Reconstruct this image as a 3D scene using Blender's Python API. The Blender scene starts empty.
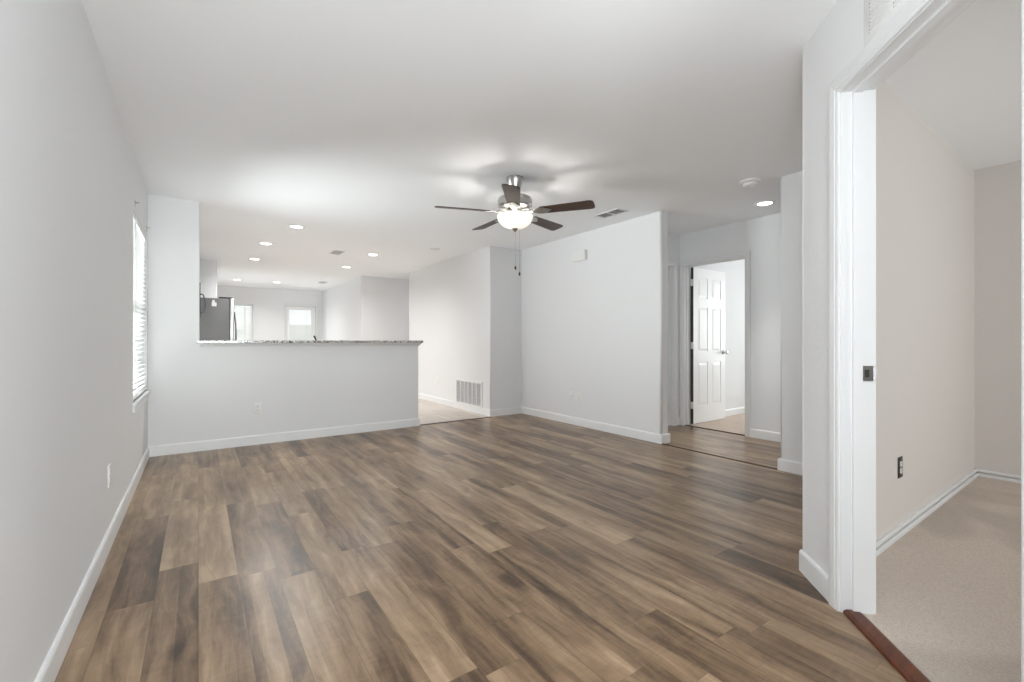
import bpy, bmesh, math
from mathutils import Vector, Matrix

SC = bpy.context.scene
COL = SC.collection
PI = math.pi
SQ = math.sqrt(.5)

# ------------------------------------------------------------------ camera
F_PX, YAW, EYE = 446.58, 0.6122, 1.0705
cam = bpy.data.cameras.new('camera')
cam.sensor_fit = 'HORIZONTAL'
cam.sensor_width = 36.0
cam.lens = F_PX * 36.0 / 1024
cam.shift_y = (341.58 - 341.0) / 1024
cam.clip_start = .02
cam_o = bpy.data.objects.new('camera', cam)
COL.objects.link(cam_o)
cam_o.location = (0, 0, EYE)
cam_o.rotation_euler = (PI / 2, 0, -YAW)
SC.camera = cam_o

# ------------------------------------------------------------------ sky, exposure, daylight and added fill
w = bpy.data.worlds.new('world')
SC.world = w
w.use_nodes = True
bg = w.node_tree.nodes['Background']
bg.inputs[0].default_value = (.93, .96, 1, 1)
bg.inputs[1].default_value = 1.08
vs = SC.view_settings
vs.view_transform = 'Standard'
vs.look = 'None'
vs.exposure = 0.07
vs.gamma = 1.0
vs.use_curve_mapping = False
SC.cycles.max_bounces = 12
SC.cycles.diffuse_bounces = 8
SC.cycles.glossy_bounces = 4
SC.cycles.transmission_bounces = 8
SC.cycles.transparent_max_bounces = 12
SC.cycles.caustics_reflective = False
SC.cycles.caustics_refractive = False
SC.cycles.sample_clamp_indirect = 10
SC.cycles.use_denoising = True


def area_light(name, loc, aim, sx, sy, power, color=(1, 1, 1)):
    l = bpy.data.lights.new(name, 'AREA')
    l.shape = 'RECTANGLE'
    l.size, l.size_y = sx, sy
    l.energy = power
    l.color = color
    o = bpy.data.objects.new(name, l)
    COL.objects.link(o)
    o.location = loc
    o.rotation_euler = Vector(aim).to_track_quat('-Z', 'Y').to_euler()
    return o


def point_light(name, loc, power, radius, color=(1, 1, 1), spot=None):
    l = bpy.data.lights.new(name, 'SPOT' if spot else 'POINT')
    l.energy = power
    l.shadow_soft_size = radius
    l.color = color
    if spot:
        l.spot_size = spot
        l.spot_blend = 1.0
    o = bpy.data.objects.new(name, l)
    COL.objects.link(o)
    o.location = loc
    return o


# daylight through the windows, with fill lamps added at unseen ones
DAY = (.945, .975, 1)
area_light('fill_side', (-.66, -.30, 1.25), (.7, 1, .62), 1.2, 1.4, 86, DAY)  # added fill lamp at an unseen opening in the left wall
area_light('fill_rear_up', (.4, -2.62, .75), (.1, 1, 1.0), 1.3, 1.0, 75, DAY)  # added lamp, upward fill from an unseen rear opening
area_light('fill_rear_level', (.4, -2.5, 1.55), (.25, 1, 0), 1.25, 1.5, 135, DAY)  # second added lamp at the rear, level fill into the room
area_light('daylight_blind_window', (-1.9, 5.2, 1.35), (1, -.3, .05), 1.1, 1.6, 320, DAY)
area_light('daylight_dining_window', (.7, 13.3, 1.5), (0, -1, .1), 1.2, 1.4, 26, DAY)
area_light('daylight_glass_door', (2.23, 13.3, 1.2), (0, -1, .1), .7, 1.9, 26, DAY)
area_light('fill_dining_side', (-.66, 10.9, 1.4), (1, 0, .2), 1.3, 1.4, 18, DAY)  # added lamp, out of view, to brighten the dining side wall
area_light('daylight_bedroom_window', (8.6, 2.2, 1.5), (-1, 0, 0), 1.6, 1.5, 88, DAY)
area_light('fill_carpet_room', (3.6, -2.55, 1.5), (0, 1, 0), 1.4, 1.4, 55, (1, .975, .96))  # added lamp giving the carpeted room its light, source unseen

H = 2.44
XL, YB, XR = -.384, 5.33, 3.966
BT = .013     # baseboard thickness
BH = .098     # baseboard height


# ------------------------------------------------------------------ materials
def mat(name, color, rough=.5, metal=0, spec=.5, bump=None, emit=None):
    m = bpy.data.materials.new(name)
    m.use_nodes = True
    nt = m.node_tree
    b = nt.nodes['Principled BSDF']
    b.inputs['Base Color'].default_value = (*color, 1)
    b.inputs['Roughness'].default_value = rough
    b.inputs['Metallic'].default_value = metal
    b.inputs['Specular IOR Level'].default_value = spec
    if emit:
        b.inputs['Emission Color'].default_value = (*emit[0], 1)
        b.inputs['Emission Strength'].default_value = emit[1]
    if bump:
        scale, dist, detail = bump
        tc = nt.nodes.new('ShaderNodeTexCoord')
        n = nt.nodes.new('ShaderNodeTexNoise')
        n.inputs['Scale'].default_value = scale
        n.inputs['Detail'].default_value = detail
        bp = nt.nodes.new('ShaderNodeBump')
        bp.inputs['Distance'].default_value = dist
        bp.inputs['Strength'].default_value = .6
        nt.links.new(tc.outputs['Object'], n.inputs['Vector'])
        nt.links.new(n.outputs['Fac'], bp.inputs['Height'])
        nt.links.new(bp.outputs['Normal'], b.inputs['Normal'])
    return m


class NT:
    """small helper for node graphs"""
    def __init__(self, m):
        self.nt = m.node_tree
        self.b = self.nt.nodes['Principled BSDF']

    def n(self, kind, **kw):
        nd = self.nt.nodes.new(kind)
        for k, v in kw.items():
            setattr(nd, k, v)
        return nd

    def val(self, sock, v):
        if hasattr(v, 'links') or hasattr(v, 'is_output'):
            self.nt.links.new(v, sock)
        else:
            sock.default_value = v

    def math(self, op, a, b=0.0, c=None):
        nd = self.n('ShaderNodeMath', operation=op)
        self.val(nd.inputs[0], a)
        self.val(nd.inputs[1], b)
        if c is not None:
            self.val(nd.inputs[2], c)
        return nd.outputs[0]

    def xyz(self, x, y, z):
        nd = self.n('ShaderNodeCombineXYZ')
        for s, v in zip(nd.inputs, (x, y, z)):
            self.val(s, v)
        return nd.outputs[0]

    def noise(self, vec, scale, detail=3, rough=.5, dist=0):
        nd = self.n('ShaderNodeTexNoise')
        self.val(nd.inputs['Vector'], vec)
        nd.inputs['Scale'].default_value = scale
        nd.inputs['Detail'].default_value = detail
        nd.inputs['Roughness'].default_value = rough
        nd.inputs['Distortion'].default_value = dist
        return nd.outputs['Fac']

    def white(self, vec):
        nd = self.n('ShaderNodeTexWhiteNoise', noise_dimensions='3D')
        self.val(nd.inputs['Vector'], vec)
        return nd.outputs['Value']

    def ramp(self, fac, stops):
        nd = self.n('ShaderNodeValToRGB')
        self.val(nd.inputs['Fac'], fac)
        cr = nd.color_ramp
        while len(cr.elements) < len(stops):
            cr.elements.new(.5)
        for e, (p, c) in zip(cr.elements, stops):
            e.position = p
            e.color = (*c, 1)
        return nd.outputs['Color']

    def mix(self, fac, a, b, blend='MIX'):
        nd = self.n('ShaderNodeMix', data_type='RGBA', blend_type=blend)
        self.val(nd.inputs[0], fac)
        for s, v in ((nd.inputs[6], a), (nd.inputs[7], b)):
            if isinstance(v, tuple):
                s.default_value = (*v, 1)
            else:
                self.val(s, v)
        return nd.outputs[2]


def srgb(r, g, b):
    f = lambda c: (c / 255 / 12.92) if c / 255 <= .04045 else ((c / 255 + .055) / 1.055) ** 2.4
    return (f(r), f(g), f(b))


def plank_floor(name, pw, pl, stops, rough, seam=.0012, tone=.55, swirl=.5, spec=.4, seam_dark=.45):
    """planks running along Y, each with its own tone and figured grain"""
    m = mat(name, (.3, .25, .2), rough, 0, spec)
    g = NT(m)
    tc = g.n('ShaderNodeTexCoord')
    sp = g.n('ShaderNodeSeparateXYZ')
    g.nt.links.new(tc.outputs['Object'], sp.inputs[0])
    x, y = sp.outputs[0], sp.outputs[1]
    xr = g.math('DIVIDE', x, pw)
    row = g.math('FLOOR', xr)
    fx = g.math('FRACT', xr)
    off = g.math('MULTIPLY', g.white(g.xyz(row, 3.7, 1.3)), 7.31)
    yr = g.math('ADD', g.math('DIVIDE', y, pl), off)
    colm = g.math('FLOOR', yr)
    fy = g.math('FRACT', yr)
    rid = g.white(g.xyz(row, colm, .5))
    rid2 = g.white(g.xyz(row, colm, 9.5))
    # broad stripes and clouds inside each plank, stretched along the grain
    seed = g.math('MULTIPLY', rid2, 40)
    wob = g.math('MULTIPLY', g.math('SUBTRACT', g.noise(g.xyz(g.math('MULTIPLY', x, 3), g.math('MULTIPLY', y, 2.2), seed), 1.6, 2), .5), .06)
    xs = g.math('ADD', x, wob)
    strip = g.noise(g.xyz(g.math('MULTIPLY', xs, 17), g.math('MULTIPLY', y, 1.0), seed), 1, 3, .55)
    cloud = g.noise(g.xyz(g.math('MULTIPLY', xs, 11), g.math('MULTIPLY', y, 2.2), seed), 1, 5, .6, .5)
    grain = g.noise(g.xyz(g.math('MULTIPLY', xs, 120), g.math('MULTIPLY', y, 5), seed), 1, 5, .65)
    cross = g.noise(g.xyz(g.math('MULTIPLY', x, 10), g.math('MULTIPLY', y, 34), seed), 1, 3, .6, 1.2)
    knot = g.noise(g.xyz(g.math('MULTIPLY', x, 7), g.math('MULTIPLY', y, 4), seed), 1, 1)
    # narrow boards printed inside a plank: hard-edged on one side
    sub = g.white(g.xyz(row, g.math('FLOOR', g.math('ADD', g.math('MULTIPLY', fx, 2.4), g.math('MULTIPLY', rid2, 1.7))), colm))
    v = g.math('MULTIPLY', g.math('SUBTRACT', rid, .5), tone)
    v = g.math('ADD', v, g.math('MULTIPLY', g.math('SUBTRACT', sub, .5), tone * .75))
    v = g.math('ADD', v, g.math('MULTIPLY', g.math('SUBTRACT', strip, .5), 2.3 * swirl))
    v = g.math('ADD', v, g.math('MULTIPLY', g.math('SUBTRACT', cloud, .5), 3.0 * swirl))
    v = g.math('ADD', v, g.math('MULTIPLY', g.math('SUBTRACT', grain, .5), .34))
    v = g.math('ADD', v, g.math('MULTIPLY', g.math('SUBTRACT', cross, .5), .22))
    kn = g.math('MULTIPLY', g.math('MAXIMUM', g.math('SUBTRACT', knot, .72), 0), -3.0)
    v = g.math('ADD', v, kn)
    v = g.math('ADD', v, .55)
    colr = g.ramp(v, stops)
    # seams
    dx = g.math('MULTIPLY', g.math('MINIMUM', fx, g.math('SUBTRACT', 1, fx)), pw)
    dy = g.math('MULTIPLY', g.math('MINIMUM', fy, g.math('SUBTRACT', 1, fy)), pl)
    sm = g.math('LESS_THAN', g.math('MINIMUM', dx, dy), seam)
    colr = g.mix(g.math('MULTIPLY', sm, seam_dark), colr, (.02, .015, .01))
    g.nt.links.new(colr, g.b.inputs['Base Color'])
    rg = g.math('ADD', rough - .02, g.math('MULTIPLY', g.noise(tc.outputs['Object'], 3, 3), .04))
    g.nt.links.new(rg, g.b.inputs['Roughness'])
    bp = g.n('ShaderNodeBump')
    bp.inputs['Strength'].default_value = .25
    bp.inputs['Distance'].default_value = .001
    g.nt.links.new(g.math('SUBTRACT', grain, sm), bp.inputs['Height'])
    g.nt.links.new(bp.outputs['Normal'], g.b.inputs['Normal'])
    return m


def carpet_mat(name, c1, c2, c3, worn=1.0):
    m = mat(name, c1, 1.0, 0, .05)
    g = NT(m)
    tc = g.n('ShaderNodeTexCoord')
    o = tc.outputs['Object']
    big = g.noise(o, 1.5, 2, .4, .7)
    mid = g.noise(o, 9, 6, .75, .4)
    fine = g.noise(o, 150, 3, .7)
    fac = g.math('ADD', g.math('MULTIPLY', big, .6), g.math('MULTIPLY', mid, .4))
    c = g.ramp(fac, [(.33, c2), (.47, c1), (.56, c1), (.7, c3)])
    c = g.mix(.6, c, g.ramp(fine, [(.3, tuple(q * .72 for q in c1)), (.7, tuple(min(1, q * 1.25) for q in c1))]))
    if worn < 1:
        # worn, darker trodden patches with fairly crisp outlines
        pt = g.noise(o, .85, 1.5, .45, 1.2)
        f = g.math('MULTIPLY', g.math('SUBTRACT', pt, .50), 14)
        nd = g.n('ShaderNodeClamp')
        g.nt.links.new(f, nd.inputs[0])
        c = g.mix(g.math('MULTIPLY', nd.outputs[0], 1 - worn), c, (.10, .085, .07))
    g.nt.links.new(c, g.b.inputs['Base Color'])
    bp = g.n('ShaderNodeBump')
    bp.inputs['Strength'].default_value = .8
    bp.inputs['Distance'].default_value = .006
    g.nt.links.new(fine, bp.inputs['Height'])
    g.nt.links.new(bp.outputs['Normal'], g.b.inputs['Normal'])
    return m


def speckle_mat(name):
    m = mat(name, (.5, .5, .5), .12, 0, .5)
    g = NT(m)
    tc = g.n('ShaderNodeTexCoord')
    a = g.noise(tc.outputs['Object'], 70, 3, .6)
    b = g.noise(tc.outputs['Object'], 28, 2, .5)
    v = g.math('ADD', g.math('MULTIPLY', a, .7), g.math('MULTIPLY', b, .3))
    c = g.ramp(v, [(.38, (.03, .03, .032)), (.46, (.22, .21, .20)), (.52, (.55, .54, .52)), (.6, (.8, .79, .77))])
    g.nt.links.new(c, g.b.inputs['Base Color'])
    return m


def wood_mat(name, c1, c2, rough, scale=(4, 60, 60)):
    m = mat(name, c1, rough, 0, .4)
    g = NT(m)
    tc = g.n('ShaderNodeTexCoord')
    mp = g.n('ShaderNodeMapping')
    mp.inputs['Scale'].default_value = scale
    g.nt.links.new(tc.outputs['Object'], mp.inputs['Vector'])
    v = g.noise(mp.outputs[0], 1, 4, .6)
    g.nt.links.new(g.ramp(v, [(.3, c1), (.7, c2)]), g.b.inputs['Base Color'])
    return m


def brushed_mat(name, c, rough, scale):
    m = mat(name, c, rough, 1)
    g = NT(m)
    tc = g.n('ShaderNodeTexCoord')
    mp = g.n('ShaderNodeMapping')
    mp.inputs['Scale'].default_value = scale
    g.nt.links.new(tc.outputs['Object'], mp.inputs['Vector'])
    v = g.noise(mp.outputs[0], 1, 3, .6)
    g.nt.links.new(g.math('ADD', rough - .08, g.math('MULTIPLY', v, .16)), g.b.inputs['Roughness'])
    return m


def glass_mat(name):
    m = bpy.data.materials.new(name)
    m.use_nodes = True
    nt = m.node_tree
    nt.nodes.remove(nt.nodes['Principled BSDF'])
    out = nt.nodes['Material Output']
    t = nt.nodes.new('ShaderNodeBsdfTransparent')
    t.inputs[0].default_value = (.95, .97, .96, 1)
    gl = nt.nodes.new('ShaderNodeBsdfGlossy')
    gl.inputs['Roughness'].default_value = .02
    fr = nt.nodes.new('ShaderNodeFresnel')
    fr.inputs[0].default_value = 1.35
    mx = nt.nodes.new('ShaderNodeMixShader')
    nt.links.new(fr.outputs[0], mx.inputs[0])
    nt.links.new(t.outputs[0], mx.inputs[1])
    nt.links.new(gl.outputs[0], mx.inputs[2])
    nt.links.new(mx.outputs[0], out.inputs[0])
    return m


def slat_mat(name, c=.6, tl=.1):
    m = mat(name, (c, c, c * .99), .5)
    b = m.node_tree.nodes['Principled BSDF']
    nt = m.node_tree
    tr = nt.nodes.new('ShaderNodeBsdfTranslucent')
    tr.inputs[0].default_value = (.95, .95, .94, 1)
    mx = nt.nodes.new('ShaderNodeMixShader')
    mx.inputs[0].default_value = tl
    out = nt.nodes['Material Output']
    nt.links.new(b.outputs[0], mx.inputs[1])
    nt.links.new(tr.outputs[0], mx.inputs[2])
    nt.links.new(mx.outputs[0], out.inputs[0])
    return m


M = {
    'wall': mat('wall_paint', (.78, .785, .795), .85, 0, .25, (55, .0011, 3)),
    'ceil': mat('ceiling_paint', (.92, .935, .955), .9, 0, .2, (45, .001, 3)),
    'taupe': mat('wall_paint_taupe', (.70, .665, .645), .85, 0, .25, (55, .0011, 3)),
    'trim': mat('trim_paint', (.745, .752, .76), .38, 0, .5),
    'base': mat('trim_paint_lit', (.83, .838, .845), .38, 0, .5),  # trim's own white paint, lightened here so the baseboards look better lit
    'door': mat('door_paint', (.88, .88, .88), .4, 0, .5),
    'plastic': mat('white_plastic', (.80, .80, .79), .35),
    'edge': mat('dark_door_edge', (.06, .055, .05), .8),
    'handle': mat('dark_satin_handle', (.16, .16, .165), .35, 1),
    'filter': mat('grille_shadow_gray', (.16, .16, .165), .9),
    'slot': mat('dark_slot', (.03, .03, .03), .6),
    'dark': mat('dark_void', (.05, .05, .055), .8),
    'grille': mat('grille_paint', (.82, .82, .82), .45),
    'bronze': mat('bronze_plate', (.035, .028, .024), .4),
    'nickel': brushed_mat('brushed_nickel', (.52, .51, .49), .3, (2, 2, 90)),
    'chrome': mat('satin_chrome', (.62, .61, .6), .22, 1),
    'steel': brushed_mat('stainless_steel', (.62, .63, .64), .3, (3, 3, 120)),
    'fside': mat('fridge_side_paint', (.15, .153, .157), .4, 0, .5),
    'black': mat('black_enamel', (.02, .02, .022), .25),
    'vinyl': plank_floor('vinyl_plank', .15, 1.1,
                         [(.0, srgb(58, 42, 30)), (.25, srgb(94, 73, 54)), (.5, srgb(128, 104, 80)), (.75, srgb(152, 127, 101)), (1, srgb(176, 151, 123))], .31, spec=.5, swirl=.42, tone=.36, seam_dark=.35),
    'tile': plank_floor('floor_tile', .2, .9,
                        [(.0, srgb(165, 152, 140)), (.3, srgb(186, 175, 164)), (.7, srgb(204, 195, 186)), (1, srgb(216, 208, 200))], .4, .0025, .3, .3, .4, .15),
    'carpet': carpet_mat('carpet_taupe', srgb(206, 193, 182), srgb(182, 168, 157), srgb(216, 205, 196), .8),
    'carpet2': carpet_mat('carpet_beige', srgb(205, 188, 174), srgb(190, 172, 158), srgb(215, 200, 186)),
    'granite': speckle_mat('granite_speckle'),
    'cherry': wood_mat('stained_threshold_wood', srgb(68, 30, 13), srgb(106, 53, 26), .3, (6, 60, 60)),
    'walnut': wood_mat('blade_walnut', srgb(52, 36, 29), srgb(84, 56, 44), .38, (5, 45, 45)),
    'strip': wood_mat('dark_strip', srgb(62, 47, 36), srgb(86, 66, 50), .4, (40, 40, 40)),
    'glass': glass_mat('window_glass'),
    'slat': slat_mat('blind_slat', .72, .25),
    'slat_sheer': slat_mat('sheer_blind_slat', .85, .35),
    'vinylframe': mat('window_vinyl', (.86, .86, .86), .4),
    'led': mat('led_lens', (1, 1, 1), .5, 0, .3, None, ((1, .97, .92), 7.0)),
    'bowl': mat('frosted_bowl', (.80, .78, .74), .35, 0, .4, None, ((1, .93, .82), .72)),
    'bowl_inside': mat('bowl_inside', (.93, .91, .88), .4),
    'cabinet': mat('cabinet_paint', (.78, .78, .77), .45),
    'sink': mat('sink_black', (.03, .03, .03), .3, .6),
    'fence': wood_mat('fence_wood', srgb(215, 213, 206), srgb(232, 230, 224), .8, (20, 20, 2)),
    'lawn': mat('lawn', (.30, .33, .25), .95, 0, .1, (30, .02, 3)),
}


# ------------------------------------------------------------------ mesh helpers
class MB:
    def __init__(self):
        self.bm = bmesh.new()
        self.mats = []

    def mi(self, m):
        if m not in self.mats:
            self.mats.append(m)
        return self.mats.index(m)

    def prism(self, poly, z0, z1, m=None, smooth=False, axis='z'):
        """poly: 2D points counter-clockwise; extruded along axis"""
        def P(a, b, c):
            return {'z': (a, b, c), 'y': (a, c, b), 'x': (c, a, b)}[axis]
        lo = [self.bm.verts.new(P(a, b, z0)) for a, b in poly]
        hi = [self.bm.verts.new(P(a, b, z1)) for a, b in poly]
        fs = []
        n = len(poly)
        fs.append(self.bm.faces.new(lo[::-1]))
        fs.append(self.bm.faces.new(hi))
        for i in range(n):
            j = (i + 1) % n
            f = self.bm.faces.new((lo[i], lo[j], hi[j], hi[i]))
            f.smooth = smooth and (Vector(poly[i]) - Vector(poly[j])).length < .012
            fs.append(f)
        if m is not None:
            k = self.mi(m)
            for f in fs:
                f.material_index = k
        return lo + hi

    def box(self, x0, x1, y0, y1, z0, z1, m=None):
        x0, x1 = min(x0, x1), max(x0, x1)
        y0, y1 = min(y0, y1), max(y0, y1)
        z0, z1 = min(z0, z1), max(z0, z1)
        return self.prism([(x0, y0), (x1, y0), (x1, y1), (x0, y1)], z0, z1, m)

    def rbox(self, x0, x1, y0, y1, z0, z1, r, seg=2):
        """box with all edges rounded"""
        b = bmesh.new()
        bmesh.ops.create_cube(b, size=1)
        bmesh.ops.scale(b, vec=(x1 - x0, y1 - y0, z1 - z0), verts=b.verts)
        bmesh.ops.translate(b, vec=((x0 + x1) / 2, (y0 + y1) / 2, (z0 + z1) / 2), verts=b.verts)
        bmesh.ops.bevel(b, geom=list(b.edges), offset=r, segments=seg, affect='EDGES', profile=.5)
        for f in b.faces:
            f.smooth = True
        self.join(b)
        b.free()

    def join(self, b):
        vm = {}
        for v in b.verts:
            vm[v] = self.bm.verts.new(v.co)
        for f in b.faces:
            nf = self.bm.faces.new([vm[v] for v in f.verts])
            nf.smooth = f.smooth

    def lathe(self, prof, c=(0, 0, 0), n=32, cap=True, smooth=True):
        """prof: (radius, z) from bottom to top, about Z at c"""
        rings = []
        for r, z in prof:
            if r < 1e-6:
                rings.append([self.bm.verts.new((c[0], c[1], c[2] + z))])
            else:
                rings.append([self.bm.verts.new((c[0] + r * math.cos(2 * PI * i / n), c[1] + r * math.sin(2 * PI * i / n), c[2] + z)) for i in range(n)])
        for a, b in zip(rings, rings[1:]):
            for i in range(n):
                j = (i + 1) % n
                if len(a) == 1 and len(b) == 1:
                    continue
                if len(a) == 1:
                    f = self.bm.faces.new((a[0], b[j], b[i]))
                elif len(b) == 1:
                    f = self.bm.faces.new((a[i], a[j], b[0]))
                else:
                    f = self.bm.faces.new((a[i], a[j], b[j], b[i]))
                f.smooth = smooth
        if cap:
            if len(rings[0]) > 1:
                self.bm.faces.new(rings[0][::-1])
            if len(rings[-1]) > 1:
                self.bm.faces.new(rings[-1])

    def tube(self, pts, r, n=10):
        pts = [Vector(p) for p in pts]
        rings = []
        up = None
        for i, p in enumerate(pts):
            t = (pts[min(i + 1, len(pts) - 1)] - pts[max(i - 1, 0)]).normalized()
            if up is None:
                up = Vector((0, 0, 1)) if abs(t.z) < .9 else Vector((1, 0, 0))
            a = t.cross(up).normalized()
            b = a.cross(t).normalized()
            up = b
            rr = r[i] if isinstance(r, (list, tuple)) else r
            rings.append([self.bm.verts.new(p + a * rr * math.cos(2 * PI * k / n) + b * rr * math.sin(2 * PI * k / n)) for k in range(n)])
        for q, s in zip(rings, rings[1:]):
            for k in range(n):
                j = (k + 1) % n
                f = self.bm.faces.new((q[k], q[j], s[j], s[k]))
                f.smooth = True
        self.bm.faces.new(rings[0][::-1])
        self.bm.faces.new(rings[-1])

    def xform(self, mtx):
        bmesh.ops.transform(self.bm, matrix=mtx, verts=self.bm.verts)
        return self

    def build(self, name, m=None, parent=None, loc=None, bevel=0):
        """the mesh as ONE object; with loc the vertices are kept in place and the origin moved to loc"""
        bmesh.ops.recalc_face_normals(self.bm, faces=self.bm.faces)
        if loc is not None:
            bmesh.ops.translate(self.bm, vec=-Vector(loc), verts=self.bm.verts)
        me = bpy.data.meshes.new(name)
        self.bm.to_mesh(me)
        self.bm.free()
        for k in self.mats:
            me.materials.append(M[k])
        if m is not None and not self.mats:
            me.materials.append(M[m])
        o = bpy.data.objects.new(name, me)
        COL.objects.link(o)
        if loc is not None:
            o.location = loc
        if parent is not None:
            o.parent = parent
        if bevel:
            md = o.modifiers.new('bevel', 'BEVEL')
            md.width = bevel
            md.segments = 2
            md.limit_method = 'ANGLE'
        return o


def tag(o, label, cat, group=None, kind=None):
    o['label'] = label
    o['category'] = cat
    if group:
        o['group'] = group
    if kind:
        o['kind'] = kind
    return o


def struct(o, label, cat):
    return tag(o, label, cat, None, 'structure')


def thing(name, label, cat, loc, rz=0, group=None):
    o = bpy.data.objects.new(name, None)
    o.empty_display_size = .1
    COL.objects.link(o)
    o.location = loc
    o.rotation_euler = (0, 0, rz)
    return tag(o, label, cat, group)


def dup(root, loc, rz, label, group=None):
    r = root.copy()
    COL.objects.link(r)
    r.location = loc
    r.rotation_euler = (0, 0, rz)
    r['label'] = label
    if group:
        r['group'] = group
    for ch in list(root.children):
        c = ch.copy()
        COL.objects.link(c)
        c.parent = r
        for gch in list(ch.children):
            d = gch.copy()
            COL.objects.link(d)
            d.parent = c
    return r


def round_poly(pts, rad, seg=5):
    """fillet the corners of a counter-clockwise polygon; rad: one radius per corner"""
    out = []
    n = len(pts)
    for i in range(n):
        p, a, b = Vector(pts[i]), Vector(pts[i - 1]), Vector(pts[(i + 1) % n])
        r = rad[i]
        if r <= 0:
            out.append(tuple(p))
            continue
        da, db = (a - p).normalized(), (b - p).normalized()
        ang = da.angle(db)
        t = r / math.tan(ang / 2)
        p0, p1 = p + da * t, p + db * t
        c = p + (da + db).normalized() * (r / math.sin(ang / 2))
        a0 = math.atan2(p0.y - c.y, p0.x - c.x)
        a1 = math.atan2(p1.y - c.y, p1.x - c.x)
        d = (a1 - a0 + PI) % (2 * PI) - PI
        for k in range(seg + 1):
            q = a0 + d * k / seg
            out.append((c.x + r * math.cos(q), c.y + r * math.sin(q)))
    return out


def wall_x(mb, x0, x1, y0, y1, openings=()):
    """wall slab thin in X with rectangular openings (ylo, yhi, zlo, zhi)"""
    y = y0
    for a, b, zl, zh in sorted(openings):
        if a > y:
            mb.box(x0, x1, y, a, 0, H)
        if zl > 0:
            mb.box(x0, x1, a, b, 0, zl)
        mb.box(x0, x1, a, b, zh, H)
        y = b
    mb.box(x0, x1, y, y1, 0, H)


def wall_y(mb, y0, y1, x0, x1, openings=()):
    x = x0
    for a, b, zl, zh in sorted(openings):
        if a > x:
            mb.box(x, a, y0, y1, 0, H)
        if zl > 0:
            mb.box(a, b, y0, y1, 0, zl)
        mb.box(a, b, y0, y1, zh, H)
        x = b
    mb.box(x, x1, y0, y1, 0, H)


def baseboard(mb, p0, p1, e0=0, e1=0, h=BH):
    """runs from p0 to p1 with the room on the LEFT of the run; e0/e1 lengthen the ends"""
    p0, p1 = Vector(p0), Vector(p1)
    t = (p1 - p0).normalized()
    nrm = Vector((-t.y, t.x))
    L = (p1 - p0).length + e0 + e1
    p0 = p0 - t * e0
    prof = [(0, 0), (BT, 0), (BT, h - .012), (BT - .003, h - .004), (BT - .006, h), (0, h)]
    a = [mb.bm.verts.new((p0.x + nrm.x * d, p0.y + nrm.y * d, z)) for d, z in prof]
    q = p0 + t * L
    b = [mb.bm.verts.new((q.x + nrm.x * d, q.y + nrm.y * d, z)) for d, z in prof]
    n = len(prof)
    for i in range(n):
        j = (i + 1) % n
        mb.bm.faces.new((a[i], a[j], b[j], b[i]))
    mb.bm.faces.new(a[::-1])
    mb.bm.faces.new(b)


# the angled wall: s runs along it from the outer corner, d goes behind it into the carpeted room
CORN = Vector((2.309, .927))
AT = Vector((-SQ, -SQ))
AN = Vector((SQ, -SQ))


def ang(s, d):
    p = CORN + AT * s + AN * d
    return (p.x, p.y)


WT = .117
S0, S1 = .325, 1.080       # doorway clear opening in the angled wall
HEADZ = 2.055

# ------------------------------------------------------------------ floors and ceiling
mb = MB()
mb.prism([(-.40, -2.25), (1.16, -2.25), (1.16, -.28), ang(1.69, .02), ang(-.0, .02), (2.36, .86), (5.12, .86), (5.12, 3.52), (4.02, 3.52), (4.02, 5.36), (-.40, 5.36)], -.05, 0)
struct(mb.build('floor', 'vinyl'), 'brown wood-look plank floor of the living room and hall', 'floor')
mb = MB()
mb.box(-.40, 5.2, 5.36, 13.0, -.05, 0)
struct(mb.build('floor_kitchen', 'tile'), 'pale beige plank tile floor beyond the half wall', 'floor')
mb = MB()
mb.prism([(1.16, -2.25), (5.14, -2.25), (5.14, .86), (2.36, .86), ang(0, .02), ang(1.69, .02), (1.16, -.28)], -.05, .004)
struct(mb.build('floor_carpet_room', 'carpet'), 'taupe carpet with worn darker patches inside the near doorway', 'floor')
mb = MB()
mb.box(5.12, 8.4, .86, 3.52, -.05, .004)
struct(mb.build('floor_bedroom', 'carpet2'), 'pink beige carpet in the bright room past the six-panel door', 'floor')
mb = MB()
mb.box(-.55, 8.5, -2.4, 13.15, H, H + .06)
struct(mb.build('ceiling', 'ceil'), 'plain white painted ceiling over all the rooms', 'ceiling')

# ------------------------------------------------------------------ walls
LW = (4.19, 5.25, .63, 2.03)        # window with the blind, in the left wall
SW = (-2.1, -.95, .70, 2.15)  # unseen window added behind the camera to let light in
SW2 = (-.9, .25, .70, 2.15)  # another added window, out of view, for the side fill
DW = (10.2, 11.6, .7, 2.1)      # unseen side window added to brighten the dining room       
mb = MB()
wall_x(mb, XL - .15, XL, -2.35, 13.1, [LW, SW, SW2, DW])
struct(mb.build('wall_left', 'wall'), 'long light gray left wall with a blind-covered window', 'wall')

mb = MB()
mb.prism(round_poly([(XL, YB), (.009, YB), (.009, YB + .12), (XL, YB + .12)], [0, .006, .006, 0]), 1.054, H, None, True)
struct(mb.build('wall_front', 'wall'), 'short gray wall between left wall and pass-through, above bar height', 'wall')
XH = 2.29
mb = MB()
mb.prism(round_poly([(XL, YB), (XH, YB), (XH, YB + .12), (XL, YB + .12)], [0, .010, .010, 0]), 0, 1.054, None, True)
struct(mb.build('wall_half', 'wall'), 'gray half wall under the granite bar top', 'half wall')

XD = 3.411
YD = 5.40
mb = MB()
mb.prism(round_poly([(XD, YD), (4.088, YD), (4.088, 8.41), (XD, 8.41)], [.014, 0, 0, .014]), 0, H, None, True)
struct(mb.build('wall_grille', 'wall'), 'gray wall with the return air grille beside the tile floor', 'wall')

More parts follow.
